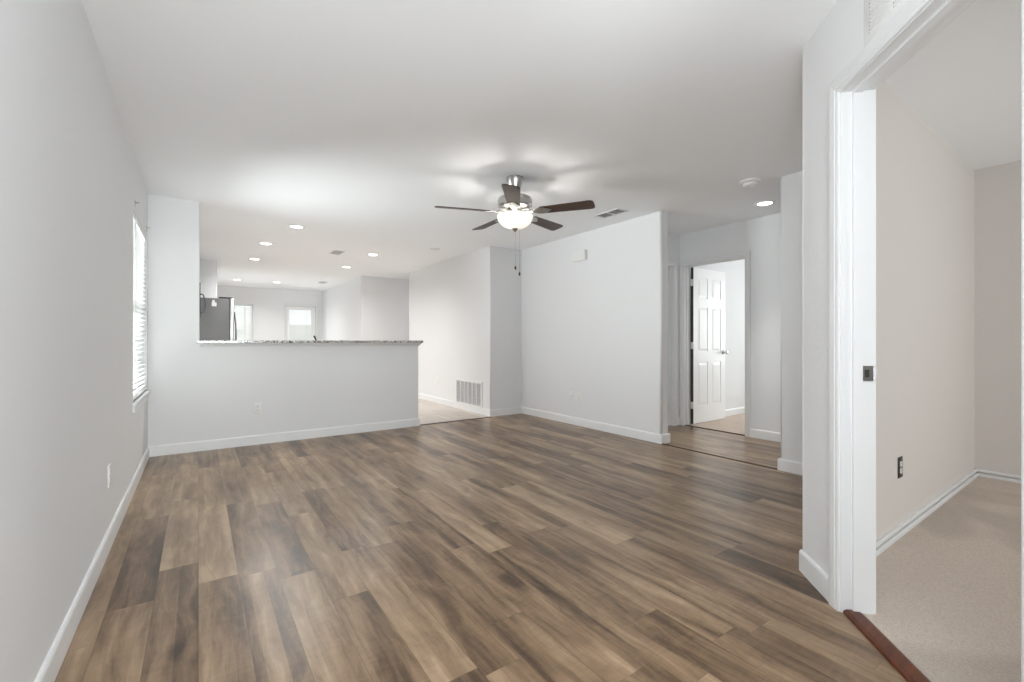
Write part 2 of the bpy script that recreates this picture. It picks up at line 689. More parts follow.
YF, YH = 2.927, 1.763
mb = MB()
mb.prism(round_poly([(XR, YF), (4.088, YF), (4.088, YD), (XR, YD)], [.02, .02, 0, 0]), 0, H, None, True)
struct(mb.build('wall_right', 'wall'), 'plain gray wall behind the ceiling fan, ending at the hall opening', 'wall')
mb = MB()
mb.prism(round_poly([(XR, .925), (4.088, .925), (4.088, YH), (XR, YH)], [0, 0, .016, .016]), 0, H, None, True)
struct(mb.build('wall_stub', 'wall'), 'narrow gray wall piece right of the hall opening', 'wall')

XHALL = 5.07
XHB = XHALL + .123
DY0, DY1 = 2.627, 3.395             # clear opening of the hall doorway
DZ = 2.03
mb = MB()
wall_x(mb, XHALL, XHB, .925, 3.585, [(DY0 - .018, DY1 + .018, 0, DZ + .018)])
struct(mb.build('wall_hall_far', 'wall'), 'gray hall wall around the open six-panel door', 'wall')
YHL = 3.463
CX0, CX1 = 4.22, 4.94
mb = MB()
wall_y(mb, YHL, YHL + .122, 4.088, XHALL, [(CX0 - .018, CX1 + .018, 0, DZ + .018)])
struct(mb.build('wall_hall_side', 'wall'), 'gray hall side wall with a white-cased closed doorway', 'wall')
mb = MB()
wall_y(mb, YHL, YHL + .122, XHB, 8.4)
struct(mb.build('wall_bedroom_side', 'wall'), 'bright pale wall behind the open six-panel door', 'wall')
mb = MB()
wall_x(mb, 8.3, 8.42, .925, YHL, [(1.4, 3.0, .6, 2.1)])
struct(mb.build('wall_bedroom_far', 'wall'), 'far wall of the bright bedroom, holding its window', 'wall')
mb = MB()
mb.prism([(2.357, .797), (8.42, .797), (8.42, .925), (2.305, .925)], 0, H)
struct(mb.build('wall_carpet_side', 'taupe'), 'warm gray wall with the dark outlet in the carpeted room', 'wall')
mb = MB()
wall_x(mb, 5.08, 5.2, -2.35, .797)
struct(mb.build('wall_carpet_far', 'taupe'), 'warm gray far wall of the carpeted room', 'wall')

mb = MB()
RO0, RO1 = S0 - .018, S1 + .018
mb.prism([ang(0, 0), ang(RO0, 0), ang(RO0, WT), (2.352, .797)][::-1], 0, H)
mb.prism([ang(RO0, 0), ang(RO1, 0), ang(RO1, WT), ang(RO0, WT)][::-1], HEADZ + .018, H)
PE = ang(1.7, 0)
mb.prism([ang(RO1, 0), PE, (PE[0] + .122, PE[1] - .0515), ang(RO1, WT)][::-1], 0, H)
struct(mb.build('wall_angled', 'wall'), 'bright angled wall holding the near doorway and its air grille', 'wall')
mb = MB()
mb.prism([(PE[0], -2.2), (PE[0] + .122, -2.2), (PE[0] + .122, PE[1] - .0515), PE], 0, H)
struct(mb.build('wall_near_right', 'wall'), 'wall behind the camera between living and carpeted room', 'wall')
mb = MB()
wall_y(mb, -2.35, -2.2, XL - .15, 8.42, [(-.2, 1.0, .6, 2.1), (2.9, 4.3, .6, 2.1)])
struct(mb.build('wall_back', 'wall'), 'back wall behind the camera with two unseen windows added for light', 'wall')

YFAR = 12.95
FW = (.15, 1.13, .62, 2.0)
FDX = (1.86, 2.60, 0, 2.0)
mb = MB()
wall_y(mb, YFAR, YFAR + .15, XL - .15, 2.9, [FW, (FDX[0] - .018, FDX[1] + .018, 0, FDX[3] + .018)])
struct(mb.build('wall_far', 'wall'), 'farthest gray wall with a window and glass door', 'wall')
mb = MB()
mb.prism(round_poly([(2.77, 9.4), (2.89, 9.4), (2.89, YFAR), (2.77, YFAR)], [.004, 0, 0, 0]), 0, H, None, True)
struct(mb.build('wall_dining_side', 'wall'), 'bright side wall beside the far glass door', 'wall')
mb = MB()
mb.box(2.89, 5.2, 9.4, 9.52, 0, H)
struct(mb.build('wall_passage', 'wall'), 'beige-lit wall of the side passage past the kitchen', 'wall')
mb = MB()
mb.box(5.2, 5.32, 8.29, 9.52, 0, H)
struct(mb.build('wall_passage_end', 'wall'), 'end wall of the side passage', 'wall')
mb = MB()
mb.box(4.088, 5.2, 8.29, 8.41, 0, H)
struct(mb.build('wall_passage_near', 'wall'), 'near wall of the side passage', 'wall')
mb = MB()
mb.prism(round_poly([(XL, 9.06), (.257, 9.06), (.257, 9.18), (XL, 9.18)], [0, .012, .012, 0]), 0, H, None, True)
struct(mb.build('wall_fridge_end', 'wall'), 'gray wall end standing behind the refrigerator', 'wall')

# ------------------------------------------------------------------ baseboards (room on the left of each run)
def bb(name, label, *runs):
    m_ = MB()
    for r in runs:
        baseboard(m_, *r)
    return struct(m_.build(name, 'base'), label, 'baseboard')


bb('baseboard_left', 'white baseboard along the long left wall', ((XL, YB), (XL, -2.2)))
bb('baseboard_front', 'white baseboard along the half wall under the bar', ((XH, YB), (XL, YB), BT, 0), ((XH, YB + .12), (XH, YB), 0, 0))
bb('baseboard_grille', 'white baseboard under the return air grille', ((XD, YD), (XD, 8.41), 0, 0))
bb('baseboard_nook', 'white baseboard on the narrow return left of the fan wall', ((XR, YD), (XD, YD), 0, BT))
bb('baseboard_right', 'white baseboard along the gray wall behind the fan', ((XR, YF), (XR, YD), 0, 0), ((4.088, YF), (XR, YF), BT, BT), ((4.088, YHL), (4.088, YF), 0, 0))
bb('baseboard_stub', 'white baseboard on the narrow wall right of the hall opening', ((XR, .925), (XR, YH), 0, 0), ((XR, YH), (4.088, YH), BT, BT), ((4.088, YH), (4.088, .925), 0, 0))
bb('baseboard_hall', 'white baseboard along the hall wall right of the open door', ((XHALL, .925), (XHALL, DY0 - .063)))
bb('baseboard_hall_side', 'short white baseboard beside the closed hall doorway', ((XHALL, YHL), (CX1 + .063, YHL)), ((CX0 - .063, YHL), (4.088, YHL)))
bb('baseboard_alcove', 'white baseboard of the alcove behind the angled wall', ((2.305, .925), (XR, .925), 0, 0), ((4.088, .925), (XHALL, .925)))
a0, a1 = ang(0, 0), ang(.262, 0)
bb('baseboard_angled', 'white baseboard at the foot of the angled wall', (a1, a0, 0, .0054))
cap = [(0, .038), (.017, .038), (.017, .048), (.012, .056), (0, .056)]
mb = MB()
mb.prism([(.797 - d, z) for d, z in cap], 2.40, 5.08, None, False, 'x')
struct(mb.build('baseboard_carpet_side', 'trim'), 'white baseboard under the dark outlet in the carpeted room', 'baseboard')
mb = MB()
mb.prism([(5.08 - d, z) for d, z in cap], -2.2, .797, None, False, 'y')
struct(mb.build('baseboard_carpet_far', 'trim'), 'white baseboard on the far wall of the carpeted room', 'baseboard')
bb('baseboard_bedroom', 'white baseboard in the bright room behind the open door', ((8.3, YHL), (XHB, YHL)))
bb('baseboard_dining', 'white baseboard along the bright far side wall', ((2.77, 9.4), (2.77, YFAR), 0, 0), ((5.2, 9.4), (2.77, 9.4), 0, BT))
bb('baseboard_far', 'white baseboard along the farthest wall', ((1.79, YFAR), (XL, YFAR)))
# shoe moulding along the carpet room baseboards
shoe = [(0, .003), (.025, .003), (.025, .018), (.022, .025), (.017, .028), (0, .028)]
mb = MB()
mb.prism([(.797 - d, z) for d, z in shoe], 2.44, 5.055, None, False, 'x')
struct(mb.build('trim_1', 'trim'), 'thin shoe moulding strip under the dark outlet wall', 'trim')
mb = MB()
mb.prism([(5.08 - d, z) for d, z in shoe], -2.19, .785, None, False, 'y')
struct(mb.build('trim_2', 'trim'), 'thin shoe moulding strip along the carpeted room far wall', 'trim')

# floor transition strips
mb = MB()
mb.prism([(5.340, 0), (5.372, 0), (5.368, .006), (5.344, .006)], XH + BT, XD, None, False, 'x')
struct(mb.build('trim_3', 'strip'), 'dark strip where plank floor meets the pale tile', 'trim')
mb = MB()
mb.prism([(3.952, 0), (3.984, 0), (3.980, .006), (3.956, .006)], YH + BT, YF - BT, None, False, 'y')
struct(mb.build('trim_4', 'strip'), 'dark strip across the floor of the hall opening', 'trim')
mb = MB()
mb.prism([(5.080, 0), (5.112, 0), (5.108, .008), (5.084, .008)], DY0, DY1, None, False, 'y')
struct(mb.build('trim_5', 'strip'), 'dark strip under the open six-panel door', 'trim')
mb = MB()
pr = [(.006, 0), (.072, 0), (.070, .010), (.060, .015), (.020, .015), (.008, .010)]
va = [mb.bm.verts.new((*ang(S0 + .001, d), z)) for d, z in pr]
vb = [mb.bm.verts.new((*ang(S1 - .001, d), z)) for d, z in pr]
for i in range(6):
    mb.bm.faces.new((va[i], va[(i + 1) % 6], vb[(i + 1) % 6], vb[i]))
mb.bm.faces.new(va)
mb.bm.faces.new(vb[::-1])
struct(mb.build('trim_6', 'cherry'), 'reddish brown wood threshold between plank floor and carpet', 'threshold')


# ------------------------------------------------------------------ door casings and jambs
# a casing/jamb builder in a local frame: u along the wall, d into the wall (0 = this face), z up
def casing_profile(w=.058):
    # (distance from the opening edge outward, projection)
    return [(0, 0), (0, .009), (.006, .0115), (.014, .0115), (.018, .0145), (.034, .0165), (.044, .0175), (.054, .0175), (w, .015), (w, 0)]


def doorway(mb, T, u0, u1, zh, depth, stop0, stop1, reveal=.005, jamb_t=.018, back=True):
    """T(u, d, z) -> world; jamb lining, stops and casings on both faces"""
    def hexa(ua, ub, da, db, za, zb):
        vs_ = [mb.bm.verts.new(T(u, d, z)) for z in (za, zb) for (u, d) in ((ua, da), (ub, da), (ub, db), (ua, db))]
        for idx in ((0, 1, 2, 3), (4, 5, 6, 7), (0, 1, 5, 4), (1, 2, 6, 5), (2, 3, 7, 6), (3, 0, 4, 7)):
            mb.bm.faces.new([vs_[i] for i in idx])
    hexa(u0 - jamb_t, u0, 0, depth, 0, zh)
    hexa(u1, u1 + jamb_t, 0, depth, 0, zh)
    hexa(u0 - jamb_t, u1 + jamb_t, 0, depth, zh, zh + jamb_t)
    st = .011
    hexa(u0, u0 + st, stop0, stop1, 0, zh)
    hexa(u1 - st, u1, stop0, stop1, 0, zh)
    hexa(u0 + st, u1 - st, stop0, stop1, zh - st, zh)
    prof = casing_profile()
    for face in ((0, -1), (depth, 1)) if back else ((0, -1),):
        d0, sg = face
        loops = []
        a0_, b0_, z_ = u0 - reveal, u1 + reveal, zh + reveal
        for k in range(4):
            ring = []
            for o, p in prof:
                pos = [(a0_ - o, 0), (a0_ - o, z_ + o), (b0_ + o, z_ + o), (b0_ + o, 0)][k]
                ring.append(mb.bm.verts.new(T(pos[0], d0 + sg * p, pos[1])))
            loops.append(ring)
        n = len(prof)
        for A_, B_ in zip(loops, loops[1:]):
            for i in range(n):
                j = (i + 1) % n
                mb.bm.faces.new((A_[i], A_[j], B_[j], B_[i]))
        mb.bm.faces.new(loops[0])
        mb.bm.faces.new(loops[-1][::-1])


mb = MB()
doorway(mb, lambda u, d, z: (*ang(u, d), z), S0, S1, HEADZ, WT, .038, .071)
fr1 = struct(mb.build('trim_7', 'trim'), 'white casing and jamb of the near carpeted room doorway', 'door frame')
mb = MB()
doorway(mb, lambda u, d, z: (XHALL + d, u, z), DY0, DY1, DZ, .123, .045, .080)
fr2 = struct(mb.build('trim_8', 'trim'), 'white casing around the open six-panel door in the hall', 'door frame')
mb = MB()
doorway(mb, lambda u, d, z: (u, YHL + d, z), CX0, CX1, DZ, .122, .045, .080, back=False)
struct(mb.build('trim_9', 'trim'), 'white casing on the hall side wall left of the open door', 'door frame')

# strike plate on the near jamb: parts of the frame
sp_ = MB()
def sbox(mb, s0, s1, d0, d1, z0, z1):
    mb.prism([ang(s0, d0), ang(s1, d0), ang(s1, d1), ang(s0, d1)], z0, z1)
sbox(sp_, S0, S0 + .0022, .074, .112, .915, .975)
st_o = sp_.build('strike_plate', 'nickel', fr1)
st_o['label'] = 'brushed metal strike plate on the jamb'
h_ = MB()
sbox(h_, S0 + .0022, S0 + .0028, .082, .098, .930, .960)
h_.build('latch_hole', 'slot', st_o)
lip = MB()
lip.prism([ang(S0, .112), ang(S0 + .0022, .112), ang(S0 + .005, .118), ang(S0 + .003, .119)], .922, .968)
lip.build('strike_lip', 'handle', st_o)
sp2 = MB()
sp2.box(XHALL + .082, XHALL + .120, DY0 - .001, DY0 + .002, .91, .97)
sp2.build('strike_plate', 'nickel', fr2)


# ------------------------------------------------------------------ six-panel doors
def panel_door(name, label, width, T, knob_u, knob=True, hinges=None):
    """T maps (u along leaf from hinge, v thickness 0..0.035 with 0 the seen face, z)"""
    m_ = MB()
    z0, z1, th = .012, DZ - .004, .035
    rails = [(z0, .235), (.80, .94), (1.52, 1.635), (1.90, z1)]
    st_w = .108
    mid = width / 2
    cols = [(st_w, mid - .05), (mid + .05, width - st_w)]

    def bx(u0, u1, v0, v1, za, zb):
        vs_ = [m_.bm.verts.new(T(u, v, z)) for z in (za, zb) for (u, v) in ((u0, v0), (u1, v0), (u1, v1), (u0, v1))]
        for idx in ((0, 1, 2, 3), (4, 5, 6, 7), (0, 1, 5, 4), (1, 2, 6, 5), (2, 3, 7, 6), (3, 0, 4, 7)):
            m_.bm.faces.new([vs_[i] for i in idx])
    bx(0, st_w, 0, th, z0, z1)
    bx(width - st_w, width, 0, th, z0, z1)
    bx(mid - .05, mid + .05, 0, th, z0, z1)
    for a, b in rails:
        for c0, c1 in cols:
            bx(c0, c1, 0, th, a, b)
    for (a, b), (a2, b2) in zip(rails, rails[1:]):
        for c0, c1 in cols:
            bx(c0, c1, .007, th - .007, b, a2)
            # raised field with sloped edges, on both faces
            for f0, f1 in ((.007, .002), (th - .007, th - .002)):
                e0, e1 = .012, .040
                lo = [m_.bm.verts.new(T(u, f0, z)) for u, z in ((c0 + e0, b + e0), (c1 - e0, b + e0), (c1 - e0, a2 - e0), (c0 + e0, a2 - e0))]
                hi = [m_.bm.verts.new(T(u, f1, z)) for u, z in ((c0 + e1, b + e1), (c1 - e1, b + e1), (c1 - e1, a2 - e1), (c0 + e1, a2 - e1))]
                m_.bm.faces.new(hi)
                m_.bm.faces.new(lo)
                for i in range(4):
                    j = (i + 1) % 4
                    m_.bm.faces.new((lo[i], lo[j], hi[j], hi[i]))
    d = m_.build(name, 'door')
    struct(d, label, 'door')
    return d


# open door: hinge at the bedroom face of the wall, leaf at right angles lying toward the bedroom side wall
HX, HY = XHB + .006, DY1 - .006
def T_open(u, v, z):
    return (HX + u, HY - .036 + v, z)
leaf = panel_door('door_1', 'open white six-panel door standing into the bright room', .752, T_open, .69)
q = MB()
q.box(HX - .0008, HX + .0004, HY - .0365, HY - .0005, .013, DZ - .005)  # thin dark strip laid over the leaf's hinge edge
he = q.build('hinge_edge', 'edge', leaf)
he['label'] = 'dark hinge edge'
for zc in (.25, 1.02, 1.83):
    hb = MB()
    hb.lathe([(.0, -.046), (.006, -.045), (.006, .045), (.0, .046)], (HX - .006, HY - .003, zc), 12)
    hb.box(HX - .006, HX + .001, HY - .034, HY - .002, zc - .044, zc + .044)
    o = hb.build('hinge', 'plastic', leaf)
    o['label'] = 'white painted hinge'


def knob_part(parent, x, y, z, ny):
    k = MB()
    prof = [(0, 0), (.031, 0), (.031, .004), (.026, .009), (.011, .012), (.010, .030), (.016, .036), (.0255, .044), (.0275, .053), (.024, .062), (.013, .067), (0, .068)]
    k.lathe(prof, (0, 0, 0), 24)
    k.xform(Matrix.Translation((x, y, z)) @ Matrix.Rotation(PI / 2 if ny < 0 else -PI / 2, 4, 'X'))
    o = k.build('knob', 'chrome', parent)
    o['label'] = 'round satin metal knob'
    return o


knob_part(leaf, HX + .692, HY - .036, .925, -1)
knob_part(leaf, HX + .692, HY - .001, .925, 1)
lt = MB()
lt.box(HX + .752, HX + .7535, HY - .030, HY - .006, .895, .955)
lt.build('latch_plate', 'chrome', leaf)

closed = panel_door('door_2', 'closed white door on the hall side wall', CX1 - CX0 - .006,
                    lambda u, v, z: (CX0 + .003 + u, YHL + .081 + v, z), 0)
knob_part(closed, CX0 + .065, YHL + .081, .925, -1)


# ------------------------------------------------------------------ windows and blinds
def window_x(name, label, x, y0, y1, z0, z1, out=-1):
    """vinyl single-hung window set in an opening of a wall thin in X; x = the glass plane, out = direction outdoors"""
    m_ = MB()
    fw = .045
    m_.box(x - .03, x + .03, y0, y0 + fw, z0, z1)
    m_.box(x - .03, x + .03, y1 - fw, y1, z0, z1)
    m_.box(x - .03, x + .03, y0 + fw, y1 - fw, z0, z0 + fw)
    m_.box(x - .03, x + .03, y0 + fw, y1 - fw, z1 - fw, z1)
    zm = (z0 + z1) / 2
    m_.box(x - .022, x + .022, y0 + fw, y1 - fw, zm - .02, zm + .02)
    o = m_.build(name, 'vinylframe')
    struct(o, label, 'window')
    g = MB()
    g.box(x - .003, x + .003, y0 + fw, y1 - fw, z0 + fw, zm - .02)
    g.box(x - .003, x + .003, y0 + fw, y1 - fw, zm + .02, z1 - fw)
    g.build('glass_pane', 'glass', o)
    return o


def window_y(name, label, y, x0, x1, z0, z1):
    m_ = MB()
    fw = .045
    m_.box(x0, x0 + fw, y - .03, y + .03, z0, z1)
    m_.box(x1 - fw, x1, y - .03, y + .03, z0, z1)
    m_.box(x0 + fw, x1 - fw, y - .03, y + .03, z0, z0 + fw)
    m_.box(x0 + fw, x1 - fw, y - .03, y + .03, z1 - fw, z1)
    zm = (z0 + z1) / 2
    m_.box(x0 + fw, x1 - fw, y - .022, y + .022, zm - .02, zm + .02)
    o = m_.build(name, 'vinylframe')
    struct(o, label, 'window')
    g = MB()
    g.box(x0 + fw, x1 - fw, y - .003, y + .003, z0 + fw, zm - .02)
    g.box(x0 + fw, x1 - fw, y - .003, y + .003, zm + .02, z1 - fw)
    g.build('glass_pane', 'glass', o)
    return o


w1 = window_x('window_1', 'white-framed window in the left wall behind its blind', XL - .11, *LW)
sl = MB()
sl.rbox(XL - .08, XL + .022, LW[0] - .03, LW[1] + .03, LW[2] - .024, LW[2] + .0, .004)
sl.box(XL, XL + .012, LW[0] - .015, LW[1] + .015, LW[2] - .07, LW[2] - .024)
sl.build('window_sill', 'trim', w1)
window_x('window_2', 'unseen window added in the left wall behind the camera', XL - .11, *SW)
window_x('window_7', 'second unseen window added for fill in the left wall', XL - .11, *SW2)
window_x('window_8', 'unseen side window added to brighten the far dining room', XL - .11, *DW)
window_y('window_3', 'small unseen window added for fill in the back wall', -2.31, -.2, 1.0, .6, 2.1)
window_y('window_4', 'unseen back window added to light the carpeted room', -2.31, 2.9, 4.3, .6, 2.1)
window_x('window_5', 'window in the far wall of the bright bedroom', 8.38, 1.4, 3.0, .6, 2.1)
w6 = window_y('window_6', 'far dining window beside the refrigerator', YFAR + .11, *FW)
sl = MB()
sl.rbox(FW[0] - .03, FW[1] + .03, YFAR - .022, YFAR + .08, FW[2] - .024, FW[2], .004)
sl.build('window_sill', 'trim', w6)


def blind(name, label, loc, width, height, n, rz, tilt, sm='slat'):
    """horizontal slat blind; local X along its width, hangs down from loc"""
    t = thing(name, label, 'window blind', loc, rz)
    hr = MB()
    hr.rbox(-width / 2, width / 2, -.024, .024, -.045, 0, .004)
    hr.build('headrail', 'plastic', t)
    s_ = MB()
    pitch = (height - .075) / n
    ct, sn = math.cos(tilt), math.sin(tilt)
    for i in range(n):
        zc = -.055 - pitch * (i + .5)
        hw, ht = .024, .0011
        pts = [(-hw, -ht), (hw, -ht), (hw, ht), (-hw, ht)]
        pp = [(a * ct - b * sn, zc + a * sn + b * ct) for a, b in pts]
        s_.prism(pp, -width / 2 + .004, width / 2 - .004, None, False, 'x')
    s_.build('slats', sm, t)
    br = MB()
    br.rbox(-width / 2 + .003, width / 2 - .003, -.022, .022, -height, -height + .018, .003)
    br.build('bottom_rail', 'plastic', t)
    cd = MB()
    for x in (-width * .32, width * .32):
        cd.box(x - .006, x + .006, -.0265, -.0255, -height + .018, -.045)
        cd.box(x - .006, x + .006, .0255, .0265, -height + .018, -.045)
    cd.build('ladder_tape', 'plastic', t)
    wd = MB()
    wd.tube([(-width * .40, -.031, -.045), (-width * .40, -.032, -height * .42)], .0035, 8)
    wd.build('tilt_wand', 'plastic', t)
    return t


blind('slat_blind', 'white slatted blind covering the left wall window', (XL - .028, (LW[0] + LW[1]) / 2, LW[3] - .004), LW[1] - LW[0] - .012, LW[3] - LW[2] - .006, 34, PI / 2, math.radians(-22))
blind('slat_blind', 'white slatted blind in the far window beside the refrigerator', ((FW[0] + FW[1]) / 2, YFAR + .03, FW[3] - .004), FW[1] - FW[0] - .012, FW[3] - FW[2] - .012, 30, 0, math.radians(-50), 'slat_sheer')

# small curtain-rod brackets above the left window
br = thing('wall_bracket', 'small gray bracket above the near top corner of the left window', 'bracket', (XL, 4.29, 2.085), 0, 'brackets over the left window')
m_ = MB()
m_.rbox(0, .004, -.010, .010, -.028, .028, .0015)
m_.build('mount_plate', 'nickel', br)
m_ = MB()
m_.tube([(.003, 0, .01), (.020, 0, .01), (.026, 0, .016)], .004, 8)
m_.build('hook', 'nickel', br)
dup(br, (XL, 5.20, 2.09), 0, 'small gray bracket above the far top corner of the left window')

# far glass door to the yard
fd = MB()
fx0, fx1 = FDX[0] + .004, FDX[1] - .004
fy0, fy1 = YFAR + .06, YFAR + .105
gx0, gx1, gz0, gz1 = fx0 + .075, fx1 - .085, .25, 1.93
fd.box(fx0, gx0, fy0, fy1, .012, 1.995)
fd.box(gx1, fx1, fy0, fy1, .012, 1.995)
fd.box(gx0, gx1, fy0, fy1, .012, gz0)
fd.box(gx0, gx1, fy0, fy1, gz1, 1.995)
for a, b in ((gx0, gx0 + .02), (gx1 - .02, gx1)):
    fd.box(a, b, fy0 - .012, fy0, gz0, gz1)
fd.box(gx0 + .02, gx1 - .02, fy0 - .012, fy0, gz0, gz0 + .02)
fd.box(gx0 + .02, gx1 - .02, fy0 - .012, fy0, gz1 - .02, gz1)
gd = struct(fd.build('door_3', 'door'), 'far glazed back door with a fine blind, beside the bright side wall', 'door')
g = MB()
g.box(gx0, gx1, fy0 + .02, fy0 + .026, gz0, gz1)
g.build('glass_pane', 'glass', gd)
g = MB()
n = 70
for i in range(n):
    zc = gz0 + (gz1 - gz0) * (i + .5) / n
    g.prism([(fy0 + .004, zc + .006), (fy0 + .014, zc - .006), (fy0 + .0145, zc - .0055), (fy0 + .0045, zc + .0065)], gx0 + .02, gx1 - .02, None, False, 'x')
g.build('mini_blind', 'slat_sheer', gd)
knob_part(gd, fx1 - .06, fy0, .93, -1)
mb = MB()
doorway(mb, lambda u, d, z: (u, YFAR + d, z), FDX[0], FDX[1], FDX[3], .15, .107, .14, back=False)
struct(mb.build('trim_10', 'trim'), 'white casing of the far glazed back door', 'door frame')

# outdoors
mb = MB()
mb.box(-12, 14, 13.12, 30, -.3, -.12)
struct(mb.build('ground_yard', 'lawn'), 'pale lawn outside the far glass door', 'ground')
fn = MB()
for i in range(60):
    fn.box(-4 + i * .15, -4 + i * .15 + .143, 17.0, 17.02, -.13, 1.66)
fn.box(-4, 5, 17.02, 17.06, .2, .29)
fn.box(-4, 5, 17.02, 17.06, 1.2, 1.29)
tag(fn.build('yard_fence', 'fence'), 'pale board fence seen through the far glass door', 'fence')

# ------------------------------------------------------------------ bar top
mb = MB()
mb.prism(round_poly([(-.012, 5.245), (2.325, 5.245), (2.325, 5.54), (.014, 5.54), (.014, YB - .003), (-.012, YB - .003)], [.006, .02, .02, 0, 0, 0]), 1.0552, 1.083, None, False)
bar = tag(mb.build('bar_top', 'granite', bevel=.004), 'speckled gray granite bar top on the half wall', 'countertop')
mb = MB()
prof = [(0, 1.012), (.006, 1.012), (.008, 1.022), (.012, 1.028), (.024, 1.040), (.030, 1.046), (.030, 1.0550), (0, 1.0550)]
path = [((.015, YB), (0, -1)), ((XH, YB), (1, -1)), ((XH, YB + .12), (1, 0))]
loops = []
for (px, py), (nx, ny) in path:
    loops.append([mb.bm.verts.new((px + nx * d, py + ny * d, z)) for d, z in prof])
for A_, B_ in zip(loops, loops[1:]):
    for i in range(len(prof)):
        j = (i + 1) % len(prof)
        mb.bm.faces.new((A_[i], A_[j], B_[j], B_[i]))
mb.bm.faces.new(loops[0])
mb.bm.faces.new(loops[-1][::-1])
struct(mb.build('trim_11', 'wall'), 'gray moulding under the granite bar top', 'trim')

# ------------------------------------------------------------------ kitchen: sink run behind the half wall
YK = YB + .12
cab = thing('sink_cabinet', 'kitchen base cabinet behind the half wall under the faucet', 'cabinet', (1.15, YK + .3, 0))
def cb(name, m, x0, x1, y0, y1, z0, z1, parent=cab, bev=0):
    q = MB()
    q.box(x0 - 1.15, x1 - 1.15, y0 - YK - .3, y1 - YK - .3, z0, z1)
    return q.build(name, m, parent, bevel=bev)
cb('body', 'cabinet', .70, 1.60, YK + .002, YK + .58, .1, .868)
cb('toe_kick', 'dark', .70, 1.60, YK + .002, YK + .51, 0, .1)
for x0, x1, hx in ((.705, 1.147, 1.11), (1.153, 1.595, 1.19)):
    dr = cb('door', 'cabinet', x0, x1, YK + .581, YK + .60, .12, .86, bev=.003)
    q = MB()
    q.tube([(hx - 1.15, .3, .70), (hx - 1.15, .325, .70), (hx - 1.15, .325, .82), (hx - 1.15, .3, .82)], .005, 8)
    q.build('handle', 'nickel', dr)
mb = MB()
mb.box(.30, 2.26, YK + .002, YK + .63, .869, .90)
tag(mb.build('kitchen_counter', 'granite', bevel=.003), 'lower granite counter behind the half wall', 'countertop')
fc = thing('kitchen_faucet', 'dark kitchen faucet, its tip showing above the bar top', 'faucet', (1.155, YK + .22, .90))
q = MB()
q.lathe([(.026, 0), (.026, .006), (.019, .012), (.016, .05), (.0135, .055)], (0, 0, 0), 20)
q.build('base', 'sink', fc)
q = MB()
q.tube([(0, 0, .05), (0, 0, .10), (0, .006, .125), (0, .03, .142), (0, .08, .146), (0, .15, .132), (0, .17, .118)], .011, 12)
q.build('spout', 'sink', fc)
q = MB()
q.lathe([(.013, .128), (.015, .140), (.012, .152), (0, .154)], (0, 0, 0), 16)
q.tube([(0, 0, .145), (-.010, 0, .180), (-.024, 0, .215), (-.034, 0, .238)], [.009, .009, .010, .011], 10)
q.build('lever', 'sink', fc)

# ------------------------------------------------------------------ refrigerator and microwave
FX0, FX1, FY0, FY1, FZ = XL + .02, .395, 8.2, 9.03, 1.735
fr = thing('refrigerator', 'stainless refrigerator with dark gray side at the end of the kitchen', 'refrigerator', (0, 8.62, 0))
def part(name, m, x0, x1, y0, y1, z0, z1, parent, org, r=.006):
    q = MB()
    q.rbox(x0 - org[0], x1 - org[0], y0 - org[1], y1 - org[1], z0 - org[2], z1 - org[2], r)
    return q.build(name, m, parent)
fo = (0, 8.62, 0)
part('body', 'fside', FX0, FX1, FY0, FY1, .02, FZ, fr, fo)
part('toe_grille', 'black', FX1 - .05, FX1 + .015, FY0 + .01, FY1 - .01, 0, .09, fr, fo, .003)
ym = FY0 + .415
d1 = part('door', 'steel', FX1 + .004, FX1 + .062, FY0, ym - .003, .68, FZ + .012, fr, fo, .008)
d2 = part('door', 'steel', FX1 + .004, FX1 + .062, ym + .003, FY1, .68, FZ + .012, fr, fo, .008)
d3 = part('freezer_drawer', 'steel', FX1 + .004, FX1 + .062, FY0, FY1, .1, .672, fr, fo, .008)
part('hinge_cover', 'black', FX1 - .14, FX1 + .05, FY0 + .02, FY0 + .10, FZ + .001, FZ + .026, fr, fo, .004)
part('hinge_cover', 'black', FX1 - .14, FX1 + .05, FY1 - .10, FY1 - .02, FZ + .001, FZ + .026, fr, fo, .004)
def bow(ob, x, y, z0, z1, org, out=.05, n=9):
    q = MB()
    pts = [(x - org[0], y - org[1], z0 - org[2])]
    for i in range(n + 1):
        t = i / n
        pts.append((x + out * (.55 + .45 * math.sin(PI * t)) - org[0], y - org[1], z0 + (z1 - z0) * t - org[2]))
    pts.append((x - org[0], y - org[1], z1 - org[2]))
    q.tube(pts, .008, 10)
    o = q.build('handle', 'handle', ob)
    return o
bow(d1, FX1 + .06, ym - .05, .80, 1.55, fo)
bow(d2, FX1 + .06, ym + .05, .80, 1.55, fo)
q = MB()
q.tube([(FX1 + .06, FY0 + .1 - 8.62, .6), (FX1 + .105, FY0 + .12 - 8.62, .6), (FX1 + .105, FY1 - .12 - 8.62, .6), (FX1 + .06, FY1 - .1 - 8.62, .6)], .010, 10)
q.build('handle', 'chrome', d3)
lb = MB()
lb.box(.165, .228, FY0 - 8.62 - .0012, FY0 - 8.62 + .0005, 1.61, 1.67)
lb.box(.172, .205, FY0 - 8.62 - .0012, FY0 - 8.62 + .0005, 1.67, 1.705)
o = lb.build('sticker', 'plastic', fr)
o['label'] = 'small white paper sticker'

